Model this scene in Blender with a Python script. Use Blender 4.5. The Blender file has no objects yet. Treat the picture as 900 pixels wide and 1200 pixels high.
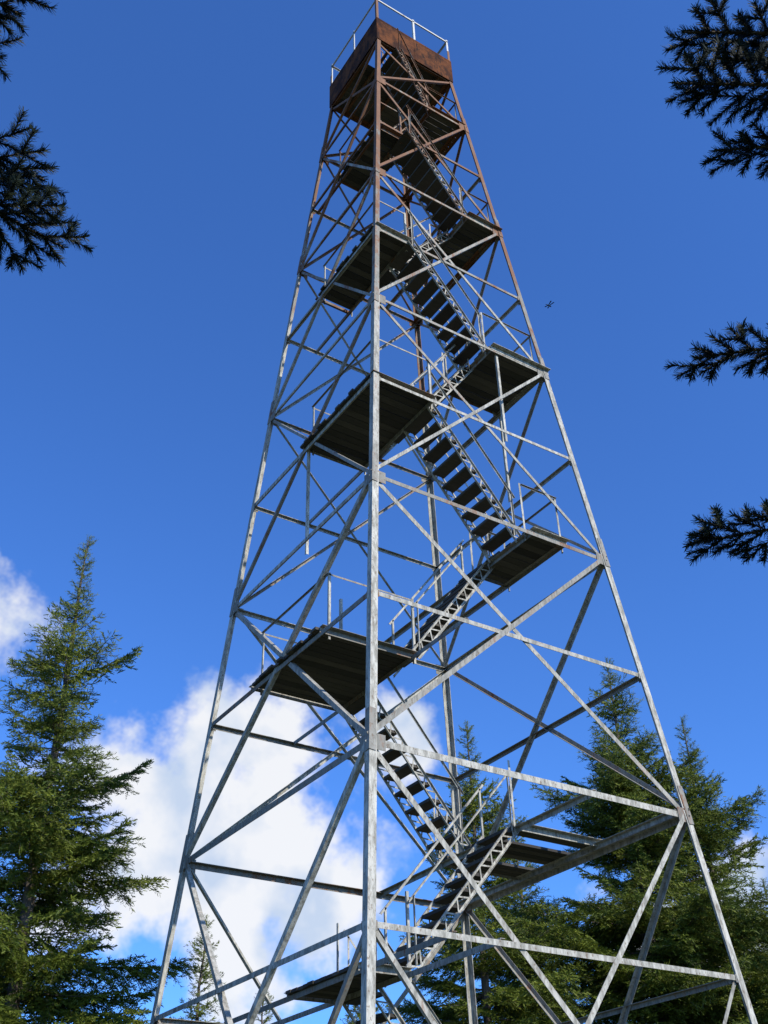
import numpy as np, math, bpy, random
from mathutils import Matrix,Vector
random.seed(7); rng=np.random.default_rng(7)
scene=bpy.context.scene; COL=scene.collection
def link(o,parent=None):
    COL.objects.link(o)
    if parent is not None:o.parent=parent
    return o
def empty(name,loc=(0,0,0)):
    o=bpy.data.objects.new(name,None);o.location=loc;o.empty_display_size=.5;return link(o)

# ---------------- camera ----------------
def Rm(yaw,pitch,roll):
    cy,sy=math.cos(yaw),math.sin(yaw);cp,sp=math.cos(pitch),math.sin(pitch)
    f=Vector((cy*cp,sy*cp,sp));r=Vector((sy,-cy,0));u=r.cross(f)
    cr,sr=math.cos(roll),math.sin(roll)
    return f,r*cr+u*sr,u*cr-r*sr
fw,rr,uu=Rm(math.radians(56.08),math.radians(35.446),math.radians(-1.722))
C=Vector((-9.007,-12.555,1.60))
cam=bpy.data.cameras.new('camera');co=link(bpy.data.objects.new('camera',cam));scene.camera=co
cam.sensor_fit='HORIZONTAL';cam.sensor_width=36;cam.lens=1263.0/900*36;cam.clip_end=6000;cam.clip_start=.05
co.matrix_world=Matrix(((rr[0],uu[0],-fw[0],C[0]),(rr[1],uu[1],-fw[1],C[1]),(rr[2],uu[2],-fw[2],C[2]),(0,0,0,1)))
scene.view_settings.view_transform='Standard';scene.view_settings.look='None';scene.view_settings.exposure=0

# ---------------- light ----------------
SUN_AZ=math.radians(-76);SUN_EL=math.radians(38)
sd=Vector((math.cos(SUN_AZ)*math.cos(SUN_EL),math.sin(SUN_AZ)*math.cos(SUN_EL),math.sin(SUN_EL)))
sl=bpy.data.lights.new('sun','SUN');sl.energy=5.0;sl.angle=math.radians(.5);sl.color=(1,.94,.82)
so=link(bpy.data.objects.new('sun',sl));so.rotation_euler=sd.to_track_quat('Z','Y').to_euler();so.location=(0,-40,50)

W=bpy.data.worlds.new('World');scene.world=W;W.use_nodes=True
try:
    W.cycles.sampling_method='MANUAL';W.cycles.sample_map_resolution=256
except Exception:pass
nt=W.node_tree;nt.nodes.clear();nn=nt.nodes.new;ln=nt.links.new
def mth(nt,op,a,b=None,c=None,clamp=False):
    n=nt.nodes.new('ShaderNodeMath');n.operation=op;n.use_clamp=clamp
    for i,v in enumerate((a,b,c)):
        if v is None:continue
        if isinstance(v,(int,float)):n.inputs[i].default_value=v
        else:nt.links.new(v,n.inputs[i])
    return n.outputs[0]
out=nn('ShaderNodeOutputWorld');sky=nn('ShaderNodeTexSky');sky.sky_type='NISHITA';sky.sun_disc=False
sky.sun_elevation=SUN_EL;sky.sun_rotation=math.radians(166);sky.altitude=600;sky.air_density=1.0;sky.dust_density=.7;sky.ozone_density=2.5
tint=nn('ShaderNodeMix');tint.data_type='RGBA';tint.blend_type='MULTIPLY';tint.inputs[0].default_value=1;tint.inputs[7].default_value=(.52,.98,1.72,1)
ln(sky.outputs[0],tint.inputs[6])
bg=nn('ShaderNodeBackground');bg.inputs[1].default_value=.142;ln(tint.outputs[2],bg.inputs[0])
tc=nn('ShaderNodeTexCoord');dirv=tc.outputs['Generated']
nz=nn('ShaderNodeTexNoise');nz.inputs['Scale'].default_value=10;nz.inputs['Detail'].default_value=5;nz.inputs['Roughness'].default_value=.6;ln(dirv,nz.inputs['Vector'])
blobs=[((.312,.872,.375),.050),((.375,.842,.388),.055),((.43,.815,.37),.055),((.345,.885,.325),.075),((.45,.835,.32),.07),((.40,.865,.29),.07),((.51,.765,.392),.036),((.142,.872,.462),.045),((.48,.83,.262),.045),((.42,.88,.225),.045),((.743,.632,.217),.06),
 ((-.7,.6,.35),.16),((.9,-.2,.3),.14),((-.3,-.9,.3),.16)]
acc=None
for c,r in blobs:
    v=Vector(c).normalized()
    d=nn('ShaderNodeVectorMath');d.operation='DISTANCE';ln(dirv,d.inputs[0]);d.inputs[1].default_value=v
    m=mth(nt,'SUBTRACT',1.0,mth(nt,'DIVIDE',d.outputs['Value'],r*1.35))
    acc=m if acc is None else mth(nt,'SMOOTH_MAX',acc,m,.3)
acc=mth(nt,'MAXIMUM',acc,-1.5)
dens=mth(nt,'ADD',acc,mth(nt,'MULTIPLY',mth(nt,'SUBTRACT',nz.outputs['Fac'],.5),3.3))
mr=nn('ShaderNodeMapRange');mr.interpolation_type='SMOOTHSTEP';mr.inputs['From Min'].default_value=-.12;mr.inputs['From Max'].default_value=.6;ln(dens,mr.inputs['Value'])
nz2=nn('ShaderNodeTexNoise');nz2.inputs['Scale'].default_value=15;nz2.inputs['Detail'].default_value=4;ln(dirv,nz2.inputs['Vector'])
cr=nn('ShaderNodeValToRGB');cr.color_ramp.elements[0].position=.36;cr.color_ramp.elements[0].color=(.62,.73,.90,1);cr.color_ramp.elements[1].position=.56;cr.color_ramp.elements[1].color=(.97,.98,1,1);ln(nz2.outputs['Fac'],cr.inputs[0])
bgc=nn('ShaderNodeBackground');bgc.inputs[1].default_value=.96;ln(cr.outputs[0],bgc.inputs[0])
mx=nn('ShaderNodeMixShader');ln(mth(nt,'MULTIPLY',mr.outputs[0],.95),mx.inputs[0]);ln(bg.outputs[0],mx.inputs[1]);ln(bgc.outputs[0],mx.inputs[2]);ln(mx.outputs[0],out.inputs[0])

# ---------------- materials ----------------
def newmat(name):
    m=bpy.data.materials.new(name);m.use_nodes=True;t=m.node_tree
    return m,t,t.nodes['Principled BSDF']
def noise(t,scale,detail=5,rough=.6,vec=None,stretch=None):
    n=t.nodes.new('ShaderNodeTexNoise');n.inputs['Scale'].default_value=scale;n.inputs['Detail'].default_value=detail;n.inputs['Roughness'].default_value=rough
    if vec is None:
        g=t.nodes.new('ShaderNodeTexCoord');vec=g.outputs['Object']
    if stretch:
        mp=t.nodes.new('ShaderNodeMapping');mp.inputs['Scale'].default_value=stretch;t.links.new(vec,mp.inputs[0]);vec=mp.outputs[0]
    t.links.new(vec,n.inputs['Vector']);return n.outputs['Fac']
def mixc(t,f,a,b):
    n=t.nodes.new('ShaderNodeMix');n.data_type='RGBA'
    if isinstance(f,float):n.inputs[0].default_value=f
    else:t.links.new(f,n.inputs[0])
    for k,v in((6,a),(7,b)):
        if isinstance(v,tuple):n.inputs[k].default_value=(*v,1)
        else:t.links.new(v,n.inputs[k])
    return n.outputs[2]
def smooth(t,v,a,b):
    n=t.nodes.new('ShaderNodeMapRange');n.interpolation_type='SMOOTHSTEP';n.inputs['From Min'].default_value=a;n.inputs['From Max'].default_value=b;t.links.new(v,n.inputs['Value']);return n.outputs[0]
def attr(t,nm):
    n=t.nodes.new('ShaderNodeAttribute');n.attribute_name=nm;return n.outputs['Fac']
mSteel,t,b=newmat('galvanised_steel_weathered')
g=t.nodes.new('ShaderNodeTexCoord');sx=t.nodes.new('ShaderNodeSeparateXYZ');t.links.new(g.outputs['Object'],sx.inputs[0])
hgt=smooth(t,sx.outputs['Z'],12.,25.)
n1=noise(t,1.3,5,.65);n2=noise(t,14,4,.7,stretch=(1,1,.25));n3=noise(t,38,3,.7,stretch=(1,1,.4));r_=attr(t,'rnd')
v=mth(t,'ADD',mth(t,'MULTIPLY',hgt,.34),mth(t,'ADD',mth(t,'MULTIPLY',n1,.8),mth(t,'ADD',mth(t,'MULTIPLY',n2,.8),mth(t,'MULTIPLY',r_,.2))))
rf=mth(t,'MULTIPLY',smooth(t,v,.97,1.2),.95)
steel=mixc(t,smooth(t,n2,.35,.65),(.25,.24,.20),(.55,.53,.46));steel=mixc(t,mth(t,'MULTIPLY',r_,.75),steel,(.15,.145,.125))
steel=mixc(t,mth(t,'MULTIPLY',smooth(t,n3,.55,.67),.7),steel,(.13,.075,.04))
rust=mixc(t,n2,(.06,.022,.008),(.27,.11,.040))
t.links.new(mixc(t,rf,steel,rust),b.inputs['Base Color']);b.inputs['Metallic'].default_value=.06;b.inputs['Roughness'].default_value=.68;b.inputs['Specular IOR Level'].default_value=.3
bp=t.nodes.new('ShaderNodeBump');bp.inputs['Strength'].default_value=.3;bp.inputs['Distance'].default_value=.004;t.links.new(n2,bp.inputs['Height']);t.links.new(bp.outputs[0],b.inputs['Normal'])
mRust,t,b=newmat('rusted_sheet_steel')
n1=noise(t,2.6,7,.7);n2=noise(t,9,6,.7,stretch=(1,1,.3))
c=mixc(t,smooth(t,n1,.38,.62),(.04,.014,.007),(.15,.050,.016));t.links.new(mixc(t,smooth(t,n2,.50,.66),c,(.022,.012,.008)),b.inputs['Base Color']);b.inputs['Roughness'].default_value=.9;b.inputs['Specular IOR Level'].default_value=.15
mWood,t,b=newmat('weathered_planks')
n1=noise(t,3,6,.65,stretch=(1.2,9,9));r_=attr(t,'rnd')
c=mixc(t,n1,(.045,.038,.030),(.16,.14,.11));t.links.new(mixc(t,mth(t,'MULTIPLY',r_,.85),c,(.018,.016,.014)),b.inputs['Base Color']);b.inputs['Roughness'].default_value=.9
mConc,t,b=newmat('concrete');t.links.new(mixc(t,noise(t,6,8,.7),(.28,.27,.25),(.42,.41,.38)),b.inputs['Base Color']);b.inputs['Roughness'].default_value=.9
mBark,t,b=newmat('spruce_bark');t.links.new(mixc(t,noise(t,10,4,.7,stretch=(1,1,.3)),(.05,.04,.032),(.18,.145,.11)),b.inputs['Base Color']);b.inputs['Roughness'].default_value=.95
def needle(name,c0,c1,c2,tl=.3):
    m,t,b=newmat(name)
    oi=t.nodes.new('ShaderNodeObjectInfo');r_=attr(t,'rnd')
    c=mixc(t,r_,c0,c1);c=mixc(t,mth(t,'MULTIPLY',oi.outputs['Random'],.5),c,c2)
    t.links.new(c,b.inputs['Base Color']);b.inputs['Roughness'].default_value=.6;b.inputs['Specular IOR Level'].default_value=.2
    if tl>0:
        tr=t.nodes.new('ShaderNodeBsdfTranslucent');t.links.new(c,tr.inputs[0])
        ms=t.nodes.new('ShaderNodeMixShader');ms.inputs[0].default_value=tl
        o=[n for n in t.nodes if n.type=='OUTPUT_MATERIAL'][0]
        t.links.new(b.outputs[0],ms.inputs[1]);t.links.new(tr.outputs[0],ms.inputs[2]);t.links.new(ms.outputs[0],o.inputs[0])
    return m
mNeed=needle('spruce_needles',(.028,.055,.009),(.22,.25,.030),(.08,.125,.016),.22)
mNeedD=needle('spruce_needles_near_shaded',(.005,.010,.005),(.014,.024,.009),(.008,.015,.007),0)  # shade on the near boughs painted into the needle colour, almost a silhouette
mGr,t,b=newmat('mountain_grass')
n1=noise(t,.15,8,.6);n2=noise(t,6,8,.7);c=mixc(t,n2,(.030,.045,.013),(.08,.09,.03));t.links.new(mixc(t,smooth(t,n1,.5,.65),c,(.09,.08,.055)),b.inputs['Base Color']);b.inputs['Roughness'].default_value=1

# ---------------- builder ----------------
class B:
    def __init__(s):s.v=[];s.f=[];s.r=[];s.m=[]
    def prism(s,a,b,sec,rnd=None,mat=0,caps=None):
        k=len(sec);i=len(s.v)
        s.v+= [a+q for q in sec]+[b+q for q in sec]
        r=random.random() if rnd is None else rnd
        for j in range(k):
            j2=(j+1)%k;s.f.append((i+j,i+j2,i+k+j2,i+k+j));s.r.append(r);s.m.append(mat)
        for cp in (caps or [tuple(range(k))]):
            s.f.append(tuple(i+q for q in reversed(cp)));s.f.append(tuple(i+k+q for q in cp));s.r+=[r,r];s.m+=[mat,mat]
    def angle(s,a,b,w,t,d1,d2,**k):
        a=Vector(a);b=Vector(b);ax=(b-a).normalized();d1=Vector(d1);d2=Vector(d2)
        d1=(d1-ax*d1.dot(ax)).normalized();d2=(d2-ax*d2.dot(ax)-d1*d2.dot(d1)).normalized()
        z=Vector((0,0,0))
        s.prism(a,b,[z,d1*w,d1*w+d2*t,d1*t+d2*t,d1*t+d2*w,d2*w],caps=[(0,1,2,3),(0,3,4,5)],**k)
    def box(s,a,b,w,h,up=(0,0,1),**k):
        a=Vector(a);b=Vector(b);ax=(b-a).normalized();up=Vector(up);u=(up-ax*up.dot(ax)).normalized();sd=ax.cross(u)
        s.prism(a,b,[sd*w/2+u*h/2,-sd*w/2+u*h/2,-sd*w/2-u*h/2,sd*w/2-u*h/2],**k)
    def tube(s,a,b,r0,r1,n=8,mat=0,rnd=.5):
        a=Vector(a);b=Vector(b);ax=(b-a).normalized();u=ax.orthogonal().normalized();w=ax.cross(u);i=len(s.v)
        for c,r in((a,r0),(b,r1)):
            for j in range(n):
                an=2*math.pi*j/n;s.v.append(c+(u*math.cos(an)+w*math.sin(an))*r)
        for j in range(n):
            j2=(j+1)%n;s.f.append((i+j,i+j2,i+n+j2,i+n+j));s.r.append(rnd);s.m.append(mat)
    def obj(s,name,mats,parent=None):
        me=bpy.data.meshes.new(name);me.from_pydata([tuple(q) for q in s.v],[],s.f)
        for m in mats:me.materials.append(m)
        me.polygons.foreach_set('material_index',s.m)
        at=me.attributes.new('rnd','FLOAT','FACE');at.data.foreach_set('value',s.r);me.update()
        return link(bpy.data.objects.new(name,me),parent)

# ---------------- tower ----------------
TOW=empty('fire_lookout_tower')
zz={-1:2.45,0:4.64,1:6.78,2:8.96,3:11.08,4:13.21,5:15.28,6:17.34,7:19.35,8:21.29,9:23.12,10:25.0}
def S(z):return 1.07+.08591*(25-z)
cs=[Vector((-1,-1,0)),Vector((1,-1,0)),Vector((1,1,0)),Vector((-1,1,0))]
def P(c,z,inset=0):
    q=S(z)-inset;return Vector((c[0]*q,c[1]*q,z))
legs=B();TOPZ=27.0
for c in cs:
    brk=[0.15,6.9,11.2,15.4,19.5,23.2,26.3 if c[0]*c[1]<0 or c[0]>0 else TOPZ]
    for z0,z1 in zip(brk,brk[1:]):
        w=.105 if z0<12 else .092
        a=P(c,z0);b=P(c,z1) if z1<=25 else Vector((c[0]*1.07,c[1]*1.07,z1))
        boost=.75 if z0>15 else (.25 if z0>11 else 0)
        if c[0]<0 and c[1]>0:boost*=.3
        if z1>25: 
            legs.angle(a,P(c,25),w,.010,(-c[0],0,0),(0,-c[1],0),rnd=.9);a=P(c,25);w=.06
        legs.angle(a,b,w,.010,(-c[0],0,0),(0,-c[1],0),rnd=.2*random.random()+boost)
    for z in brk[1:-1]:
        a=P(c,z-.28,-.011);b=P(c,z+.28,-.011)
        legs.angle(a,b,.095,.008,(-c[0],0,0),(0,-c[1],0),rnd=.8)
legs.obj('legs',[mSteel],TOW)
hor=B();dia=B()
for i in range(4):
    c=cs[i];d=cs[(i+1)%4];nrm=((c+d)/2).normalized();inn=-nrm
    for k,z in zz.items():
        if k<0 or k==10: continue
        mj=k%2==1
        w=.085 if mj and z<8 else (.066 if z<12 else .055)
        a=P(c,z,.013);b=P(d,z,.013)
        hor.angle(a,b,w,.008,(0,0,-1),inn,rnd=random.random())
        for e,f in((c,d),(d,c)):
            q=P(e,z,.006);dirn=(f-e).normalized();gz=.2 if mj else .1
            q0=q+dirn*.02;hor.box(q0+Vector((0,0,-.04)),q0+dirn*gz+Vector((0,0,-.04)),.006,gz*1.0,rnd=.9)
    mjz=[0.1]+[zz[k] for k in(1,3,5,7,9)]
    for j,(z0,z1) in enumerate(zip(mjz,mjz[1:])):
        w=.070 if z0<10 else .052
        dia.angle(P(c,z0,.014)+inn*.0,P(d,z1,.014)+inn*.0,w,.007,(0,0,1) ,inn,rnd=random.random())
        dia.angle(P(d,z0,.014)+inn*.02,P(c,z1,.014)+inn*.02,w,.007,(0,0,-1),inn,rnd=random.random())
    dia.angle(P(c,zz[9],.014),P(d,24.95,.014),.05,.006,(0,0,1),inn,rnd=.8)
    dia.angle(P(d,zz[9],.014)+inn*.02,P(c,24.95,.014)+inn*.02,.05,.006,(0,0,-1),inn,rnd=.8)
    def on(e,f,z):
        A=P(e,.1,.014);Bq=P(f,zz[1],.014);tt=(z-.1)/(zz[1]-.1);return A.lerp(Bq,tt)
    for e,f in((c,d),(d,c)):
        dia.angle(P(e,zz[0],.02)+inn*.03,on(e,f,2.45)+inn*.03,.055,.006,(0,0,1),inn)
        dia.angle(P(e,2.45,.02)+inn*.03,on(e,f,2.45)+inn*.03,.055,.006,(0,0,-1),inn)
hor.obj('horizontal_girts',[mSteel],TOW);dia.obj('cross_bracing',[mSteel],TOW)

land={-1:(.9,2.6,-.9,.9),0:(-1.75,-1.0,-.9,.85),1:(.9,2.5,-.95,.9),2:(-2.45,-.85,-1.1,.95),3:(.7,1.45,-2.2,-.75),4:(-2.1,-.88,-2.0,.12),5:(.6,1.95,-1.88,-.5),6:(-1.72,-.95,-1.68,.4),7:(.68,1.55,-1.52,-.3),8:(-1.25,-.65,-1.2,.35),9:(.25,1.18,-1.15,.15)}
wood=B();fr=B();rail=B()
for k,(x0,x1,y0,y1) in land.items():
    z=zz[k]+.03
    y=y0
    while y<y1-.05:
        w=.145;jx=random.uniform(-.03,.03)
        if not(k==1 and random.random()<.4):
            wood.box((x0+jx-.03,y+w/2,z+.02),(x1+random.uniform(-.02,.04),y+w/2,z+.02+random.uniform(-.004,.004)),w-random.uniform(.004,.020),.04)
        y+=w
    sz=S(z)-.02
    for xx in(x0+.03,x1-.06):
        fr.angle((xx,-sz,z-.004),(xx,sz,z-.004),.07,.007,(0,0,-1),(1 if xx<0 else -1,0,0))
    for yy,sg in((y0-.012,1),(y1+.012,-1)):
        fr.angle((x0,yy,z+.045),(x1,yy,z+.045),.09,.006,(0,0,-1),(0,-sg,0))
    outer=x0 if x0<0 else x1
    inner=x1 if x0<0 else x0
    posts=[(outer,y0),(outer,y1),(inner,y0),(inner,y1)]
    if k<2: posts=posts[2:]
    A=[]
    for (px,py) in posts:
        q=min(S(z+1.0)-.06,abs(px));px2=math.copysign(q,px);q=min(S(z+1.0)-.06,abs(py));py2=math.copysign(q,py)
        rail.angle((px2,py2,z-.1),(px2,py2,z+1.0),.036,.005,(-px,0,0) if px else (1,0,0),(0,-py,0),rnd=.1)
        A.append(Vector((px2,py2,z)))
    if len(A)==4:
        for hh,prs in((.98,((0,1),(0,2),(1,3))),):
            for i,j in prs:
                a_=A[i]+Vector((0,0,hh));b_=A[j]+Vector((0,0,hh));rail.angle(a_,b_,.028,.004,(0,0,-1),(a_-b_).cross(Vector((0,0,1))))
for (x,y,z0,z1) in((-2.02,.1,11.08,13.2),(.74,-1.85,13.21,15.3),(1.9,-.5,13.21,15.3),(-.9,.9,8.96,11.0)):
    rail.angle((x,y,z0),(x,y,z1),.045,.005,(1,0,0),(0,1,0),rnd=0)
fl=[(-1,.9,-1.0,.3),(0,-1.0,.9,-.6),(1,.9,-.85,.55),(2,-.85,.75,-.8),(3,.75,-.88,-1.55),(4,-.88,.6,-.95),(5,.6,-.95,-1.4),(6,-.95,.68,-.6),(7,.68,-.65,-1.15),(8,-.65,.4,-.35),(9,.3,-.5,-.75)]
st=B();HW=.33
for k,xa,xb,yc in fl+[(-2,-1.2,.9,-.3)]:
    z0=zz[k]+.05 if k>=-1 else .05;z1=zz[k+1]+.05
    n=9;dx=(xb-xa);dz=z1-z0;ax=Vector((dx,0,dz)).normalized();pn=Vector((-ax.z,0,ax.x));
    if pn.z<0:pn=-pn
    for sgn in(-1,1):
        y=yc+sgn*HW;A=Vector((xa,y,z0));Bq=Vector((xb,y,z1))
        for o in(-.09,.09):
            st.angle(A+pn*o,Bq+pn*o,.035,.005,pn*(-1 if o>0 else 1),(0,sgn,0),rnd=.15)
        m=n*2
        for i in range(m):
            p0=A.lerp(Bq,i/m)+pn*(-.085 if i%2 else .085);p1=A.lerp(Bq,(i+1)/m)+pn*(.085 if i%2 else -.085)
            st.box(p0,p1,.022,.005,up=(0,1,0),rnd=.2)
        h=Vector((0,0,.85));st.angle(A+h,Bq+h,.03,.004,(0,0,-1),(0,sgn,0),rnd=.2)
        for tt in(.04,.96):
            q=A.lerp(Bq,tt);st.angle(q,q+h,.03,.004,(dx,0,0),(0,sgn,0),rnd=.2)
    for i in range(n):
        tt=(i+.75)/(n+.1);q=Vector((xa+dx*tt,0,z0+dz*tt))
        wood.box((q.x,yc-HW+.008,q.z),(q.x,yc+HW-.008,q.z+random.uniform(-.004,.004)),.235,.045,rnd=.3+.6*random.random())
st.obj('stair_stringers',[mSteel],TOW)
q=1.05;y=-q
while y<q-.03:
    w=.14
    xs=[(-q,q)]
    if -.95<y+w/2<-.4: xs=[(-q,-.95),(-.2,q)]
    for a,b_ in xs: wood.box((a,y+w/2,25.08),(b_,y+w/2,25.08),w-.008,.04)
    y+=w
for xx in(-.7,0,.7):fr.angle((xx,-1.03,25.055),(xx,1.03,25.055),.08,.008,(0,0,-1),(1,0,0))
for i in range(4):
    c=cs[i];d=cs[(i+1)%4];n=((c+d)/2).normalized()
    fr.angle(c*1.05+Vector((0,0,25.05)),d*1.05+Vector((0,0,25.05)),.09,.008,(0,0,-1),-n,rnd=.9)
wood.obj('plank_landings_and_treads',[mWood],TOW);fr.obj('landing_frames',[mSteel],TOW)
pan=B()
for i in range(4):
    c=cs[i];d=cs[(i+1)%4];n=((c+d)/2).normalized();off=n*(1.085-1.07)
    a=c*1.07+off+Vector((0,0,25.42));b_=d*1.07+off+Vector((0,0,25.42));dd=(b_-a).normalized()
    pan.box(a-dd*.01,b_+dd*.013,.006,.86,rnd=.5)
    pan.angle(a+Vector((0,0,.44))+n*.006,b_+Vector((0,0,.44))+n*.006,.05,.006,(0,0,-1),-n)
    m_=a.lerp(b_,.5)+n*.006;pan.box(m_-Vector((0,0,.42)),m_+Vector((0,0,.40)),.05,.006,up=n,rnd=.3)
pan.obj('rusty_parapet_sheets',[mRust],TOW)
tr_=B()
for i in range(4):
    c=cs[i];d=cs[(i+1)%4];n=((c+d)/2).normalized();up=Vector((0,0,1))
    tr_.angle(c*1.06+up*26.75,d*1.06+up*26.75,.045,.006,(0,0,-1),-n,rnd=0)
    for tt in(.0,.5):
        q=c.lerp(d,tt)*1.06;tr_.angle(q+up*25.05,q+up*26.8,.05,.006,(d-c),-n,rnd=0)
mPaint,t,b=newmat('galvanised_rail_pale');b.inputs['Roughness'].default_value=.6
t.links.new(mixc(t,smooth(t,noise(t,7,5,.7),.55,.72),(.50,.49,.45),(.16,.08,.045)),b.inputs['Base Color'])
tr_.obj('top_railing',[mPaint],TOW)
rail.obj('landing_railings',[mSteel],TOW)
ft=B()
for c in cs: ft.box(P(c,-.3),P(c,-.3)+Vector((0,0,.5)),.8,.8,up=(0,1,0))
ft.obj('concrete_footings',[mConc],TOW)

# ---------------- spruces ----------------
def branch_mesh(name,L,seed):
    r=random.Random(seed);V=[];F=[];R=[];M=[]
    def quadstrip(a,b,w0,w1,mat):
        ax=(b-a).normalized();u=ax.orthogonal().normalized();w=ax.cross(u);i=len(V)
        for c,ww in((a,w0),(b,w1)):
            for j in range(3):
                an=2*math.pi*j/3;V.append(c+(u*math.cos(an)+w*math.sin(an))*ww)
        for j in range(3):
            j2=(j+1)%3;F.append((i+j,i+j2,i+3+j2,i+3+j));R.append(.5);M.append(mat)
    def tufts(a,b,tone):
        l=(b-a).length;ax=(b-a)/l;u=ax.cross(Vector((0,0,1)))
        if u.length<.1:u=Vector((1,0,0))
        u.normalize();w=u.cross(ax);n=max(2,int(l/.018))
        for j in range(n):
            p=a+ax*(l*(j+r.random())/n)
            an=r.uniform(-.9,math.pi+.9);o=(u*math.cos(an)+w*math.sin(an)*.85)
            tip=p+(ax*.8+o*.9)*r.uniform(.035,.065);sdv=ax.cross(o).normalized()*r.uniform(.007,.011)
            i=len(V);V.extend([p-sdv*.8,p+sdv*.8,tip+sdv*.45,tip-sdv*.45]);F.append((i,i+1,i+2,i+3));R.append(min(1,max(0,tone+r.uniform(-.3,.3))));M.append(1)
    sag=r.uniform(.10,.22);crv=r.uniform(-.12,.12)
    def ax(t):return Vector((L*t,L*crv*t*t,L*(-sag*t+sag*1.2*t*t)))
    n=10
    for i in range(n):quadstrip(ax(i/n),ax((i+1)/n),.010*L*(1-i/n)+.003,.010*L*(1-(i+1)/n)+.003,0)
    def twig(p,d,l,depth,tone):
        if l<.05:return
        m=max(1,int(l/.12));q=p;dd=d.copy()
        for i in range(m):
            dd=(dd+Vector((0,0,r.uniform(-.14,.02)))+Vector((r.uniform(-.08,.08),r.uniform(-.08,.08),0))).normalized()
            e=q+dd*(l/m)
            if depth==0:quadstrip(q,e,.003,.002,0)
            tufts(q,e,tone+.3*(i+1)/m-.1)
            if depth<2 and i<m:
                for s_ in(-1,1):
                    if r.random()<.88:
                        side=dd.cross(Vector((0,0,1))).normalized()*s_
                        twig(q+dd*(l/m)*r.random(),(dd*.75+side*.8+Vector((0,0,r.uniform(-.45,.15)))).normalized(),l*(1-i/m)*r.uniform(.26,.47),depth+1,tone)
            q=e
    t=.10
    while t<.97:
        for s_ in(-1,1):
            if r.random()<.12:continue
            p=ax(t);d=(ax(min(1,t+.02))-p).normalized();side=d.cross(Vector((0,0,1))).normalized()*s_
            l=L*(.12+.40*math.sin(min(1,(1-t)*1.25)*math.pi/2))*r.uniform(.45,1.1)
            if t<.25:l*=.6
            twig(p,(d*.75+side*.85+Vector((0,0,r.uniform(-.45,.2)))).normalized(),min(l,.72),0 if l>.25 else 1,r.uniform(.0,.7))
        t+=r.uniform(.065,.11)/L
    twig(ax(.9),(ax(1)-ax(.9)).normalized(),.14*L,1,.7)
    me=bpy.data.meshes.new(name);me.from_pydata([tuple(v) for v in V],[],F);me.materials.append(mBark);me.materials.append(mNeed)
    me.polygons.foreach_set('material_index',M);at=me.attributes.new('rnd','FLOAT','FACE');at.data.foreach_set('value',R);me.update();return me
BM={};nt_=0
for L in(.5,1.1,1.9,2.8):
    BM[L]=[branch_mesh('bough_%d_%d'%(L*10,s_),L,s_*31+int(L*10)) for s_ in range(3)];nt_+=sum(len(m.polygons) for m in BM[L])
def trunk_obj(parent,H,r0,seed):
    r=random.Random(seed);b=B();n=12;pts=[]
    for i in range(n+1):
        t=i/n;pts.append((Vector((r.uniform(-.03,.03),r.uniform(-.03,.03),H*t)) if 0<i<n else Vector((0,0,H*t-.1*(i==0))),r0*(1-t)**.85+.006))
    for (a,ra),(c,rc) in zip(pts,pts[1:]):b.tube(a,c,ra,rc,9)
    return b.obj('trunk',[mBark],parent)
def spruce(x,y,H,Rmax,seed,gap=.12,dens=1.0,z0f=.12,power=.8):
    r=random.Random(seed);T=empty('spruce_tree',(x,y,0));trunk_obj(T,H,.010*H+.02,seed)
    z=H*z0f;k=0
    while z<H-.12:
        rel=(H-z)/H
        base=Rmax*min(1,(rel*1.25)**power)*(.80+.20*math.sin(z*2.1+seed)+.13*math.sin(z*5.3+seed*2))
        nb=max(4,int((6.6 if rel>.1 else 5)*dens))
        a0=r.random()*6.28
        for j in range(nb):
            if r.random()<gap:continue
            az=a0+j*6.283/nb+r.uniform(-.35,.35)
            l=max(.25,base*r.uniform(.45,1.2)) if rel>.05 else max(.22,rel*H*.6*r.uniform(.6,1))
            kL=min(BM,key=lambda q:abs(math.log(q/l)));me=r.choice(BM[kL])
            o=bpy.data.objects.new('bough_%d'%k,me);k+=1
            pitch=.75*(1-rel)**2.2-.22*rel+r.uniform(-.18,.18)
            sc=l/kL;o.scale=(sc,sc*r.uniform(.9,1.15),sc*1.15)
            o.rotation_euler=(r.uniform(-.45,.45),-pitch,az);o.location=(0,0,z+r.uniform(-.12,.12));link(o,T)
        z+=(.16+.14*rel)*r.uniform(.75,1.3)
    for s_ in range(3):
        o=bpy.data.objects.new('leader_%d'%s_,BM[.5][s_]);o.rotation_euler=(s_*2.1,-1.5,0);o.scale=(.9,.35,.35);o.location=(0,0,H-.35);link(o,T)
    return T
spruce(-4.2,4.8,13.3,3.75,11,gap=.15,power=1.02)
spruce(8.4,3.9,13.6,4.3,12,gap=.08,power=.82,dens=1.12)
spruce(10.2,3.5,12.3,3.7,13)
spruce(4.6,4.7,11.4,3.0,14,gap=.10)
spruce(11.6,3.3,8.6,2.8,15,z0f=.15)
spruce(8.5,8.0,11.0,3.2,16,z0f=.3)
spruce(.8,9.3,7.9,1.9,17,z0f=.3)
spruce(2.0,8.8,6.6,1.9,18,z0f=.3)
spruce(4.8,9.5,7.1,2.4,19,z0f=.3)
spruce(-5.0,7.6,9.3,3.0,20,z0f=.3)

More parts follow.
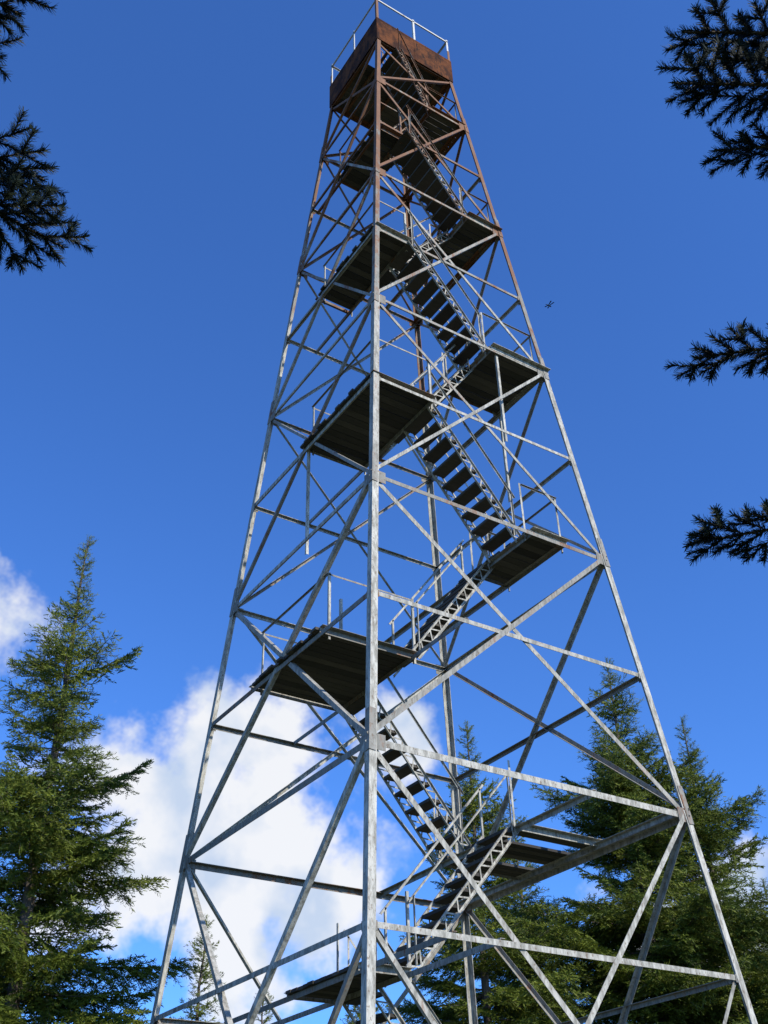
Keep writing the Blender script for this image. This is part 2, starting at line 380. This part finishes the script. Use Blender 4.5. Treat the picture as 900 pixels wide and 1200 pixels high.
# near spruces beside the photographer: trunk outside the frame, boughs reaching in
def make_bough(T,name,root,tip,W_,seed,nl=.022,t0=.45):
    r=random.Random(seed);o=T.location;root=Vector(root)-o;tip=Vector(tip)-o;b=B()
    def needles(a,c,dens=1700):
        l=(c-a).length;ax=(c-a)/l;u=ax.orthogonal().normalized();w=ax.cross(u)
        for j in range(int(l*dens)+3):
            p=a+ax*l*r.random();an=r.random()*6.283;o_=u*math.cos(an)+w*math.sin(an);q=nl*r.uniform(.7,1.15)
            t_=p+(ax*r.uniform(.6,1.0)+o_).normalized()*q;s_=ax.cross(o_).normalized()*.0017
            i=len(b.v);b.v+=[p-s_,p+s_,t_+s_*.35,t_-s_*.35];b.f.append((i,i+1,i+2,i+3));b.r.append(r.random());b.m.append(1)
    def seg(a,c,r0,r1):
        b.tube(a,c,r0,r1,5,0);needles(a,c)
    n=12;pts=[root.lerp(tip,i/n)+Vector((0,0,.07*math.sin(math.pi*i/n))) for i in range(n+1)]
    d=(tip-root).normalized();side=d.cross(Vector((0,0,1))).normalized();upn=side.cross(d)
    for i in range(n):
        f=i/n;b.tube(pts[i],pts[i+1],.013*(1-f)+.003,.013*(1-(i+1)/n)+.003,6,0)
        if f>=t0-.1:needles(pts[i],pts[i+1],2200)
    L=(tip-root).length;t=t0
    while t<.985:
        k=t*n;q=pts[int(k)].lerp(pts[min(n,int(k)+1)],k-int(k))
        for s_ in(-1,1):
            l=min(W_,(1.03-t)*L*.75+.03)*r.uniform(.6,1.15)
            dv=(d*.9+side*s_*.75+upn*r.uniform(-.3,.3)).normalized()
            m=max(1,int(l/.05));a=q;dd=dv.copy()
            for i in range(m):
                dd=(dd+Vector((r.uniform(-.08,.08),r.uniform(-.08,.08),r.uniform(-.08,.06)))).normalized();e=a+dd*(l/m);seg(a,e,.0022,.0016)
                if i<m-1:
                    for s2 in(-1,1):
                        if r.random()<.8:
                            sv=dd.cross(upn).normalized()*s2;ll=min(.09,(m-i)/m*l*.45+.02)*r.uniform(.7,1.1)
                            seg(e,e+(dd*.85+sv*.75+upn*r.uniform(-.2,.2)).normalized()*ll,.0015,.001)
                a=e
        t+=.056/L*r.uniform(.8,1.2)
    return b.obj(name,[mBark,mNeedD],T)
def CP(x,y,z):return C+Vector((x,y,z))
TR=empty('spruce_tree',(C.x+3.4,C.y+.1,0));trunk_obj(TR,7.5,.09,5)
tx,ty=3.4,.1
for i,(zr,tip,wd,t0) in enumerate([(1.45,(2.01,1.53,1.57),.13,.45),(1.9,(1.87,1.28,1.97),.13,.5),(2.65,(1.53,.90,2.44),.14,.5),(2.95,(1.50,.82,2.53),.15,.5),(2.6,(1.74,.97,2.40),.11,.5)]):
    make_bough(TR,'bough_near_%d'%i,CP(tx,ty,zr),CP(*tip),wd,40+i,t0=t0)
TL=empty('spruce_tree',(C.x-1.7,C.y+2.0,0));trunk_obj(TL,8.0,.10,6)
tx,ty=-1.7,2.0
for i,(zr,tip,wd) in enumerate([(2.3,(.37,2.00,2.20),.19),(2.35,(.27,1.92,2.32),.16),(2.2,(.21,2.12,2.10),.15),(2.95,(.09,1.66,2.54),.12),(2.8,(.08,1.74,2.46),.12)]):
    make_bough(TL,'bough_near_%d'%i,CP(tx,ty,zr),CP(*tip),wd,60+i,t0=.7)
def filler(T,H,seed,azc,azw):
    r=random.Random(seed);k=0;z=.6
    while z<H-.2:
        for j in range(4):
            az=r.random()*6.283
            dd=(az-azc+math.pi)%(2*math.pi)-math.pi
            if abs(dd)<azw:continue
            l=1.7*min(1,((H-z)/H*1.2))*r.uniform(.7,1.05);kL=min(BM,key=lambda q:abs(math.log(q/l)))
            o=bpy.data.objects.new('bough_%d'%k,r.choice(BM[kL]));k+=1;sc=l/kL;o.scale=(sc,)*3;o.rotation_euler=(0,.1,az);o.location=(0,0,z);link(o,T)
        z+=.35
filler(TR,7.5,1,math.radians(135),1.5)
filler(TL,8.0,2,math.radians(0),1.5)

# ---------------- ground ----------------
N=60;ext=1500
xs=np.sign(np.linspace(-1,1,N))*np.abs(np.linspace(-1,1,N))**2.2*ext
vv=[];ff=[]
for j in range(N):
    for i in range(N):
        x,y=xs[i],xs[j];r=math.hypot(x,y);vv.append((x,y,.12*math.sin(x*.31+1)*math.cos(y*.27)*min(1,max(0,(r-5)/8))-.00001*r*r*.5))
for j in range(N-1):
    for i in range(N-1):a=j*N+i;ff.append((a,a+1,a+N+1,a+N))
me=bpy.data.meshes.new('ground');me.from_pydata(vv,[],ff);me.materials.append(mGr);link(bpy.data.objects.new('ground',me))
# ---------------- insect ----------------
I=empty('flying_insect',C+Vector((2.04,1.93,2.84)));b=B()
b.tube((-.004,0,0),(.006,0,0),.0022,.0026,8);b.tube((.006,0,0),(.010,0,0),.0026,.0015,8);b.tube((-.016,0,-.002),(-.004,0,0),.0008,.0022,8)
for s_ in(-1,1):
    for x0,x1 in((.004,.009),(0,-.004)):
        i=len(b.v);b.v+=[Vector((x0,0,.002)),Vector((x1+.003,s_*.018,.007)),Vector((x1-.002,s_*.017,.007)),Vector((x0-.003,0,.002))];b.f.append((i,i+1,i+2,i+3));b.r.append(0);b.m.append(0)
b.obj('body_and_wings',[mNeedD],I)
print('branch polys',nt_)
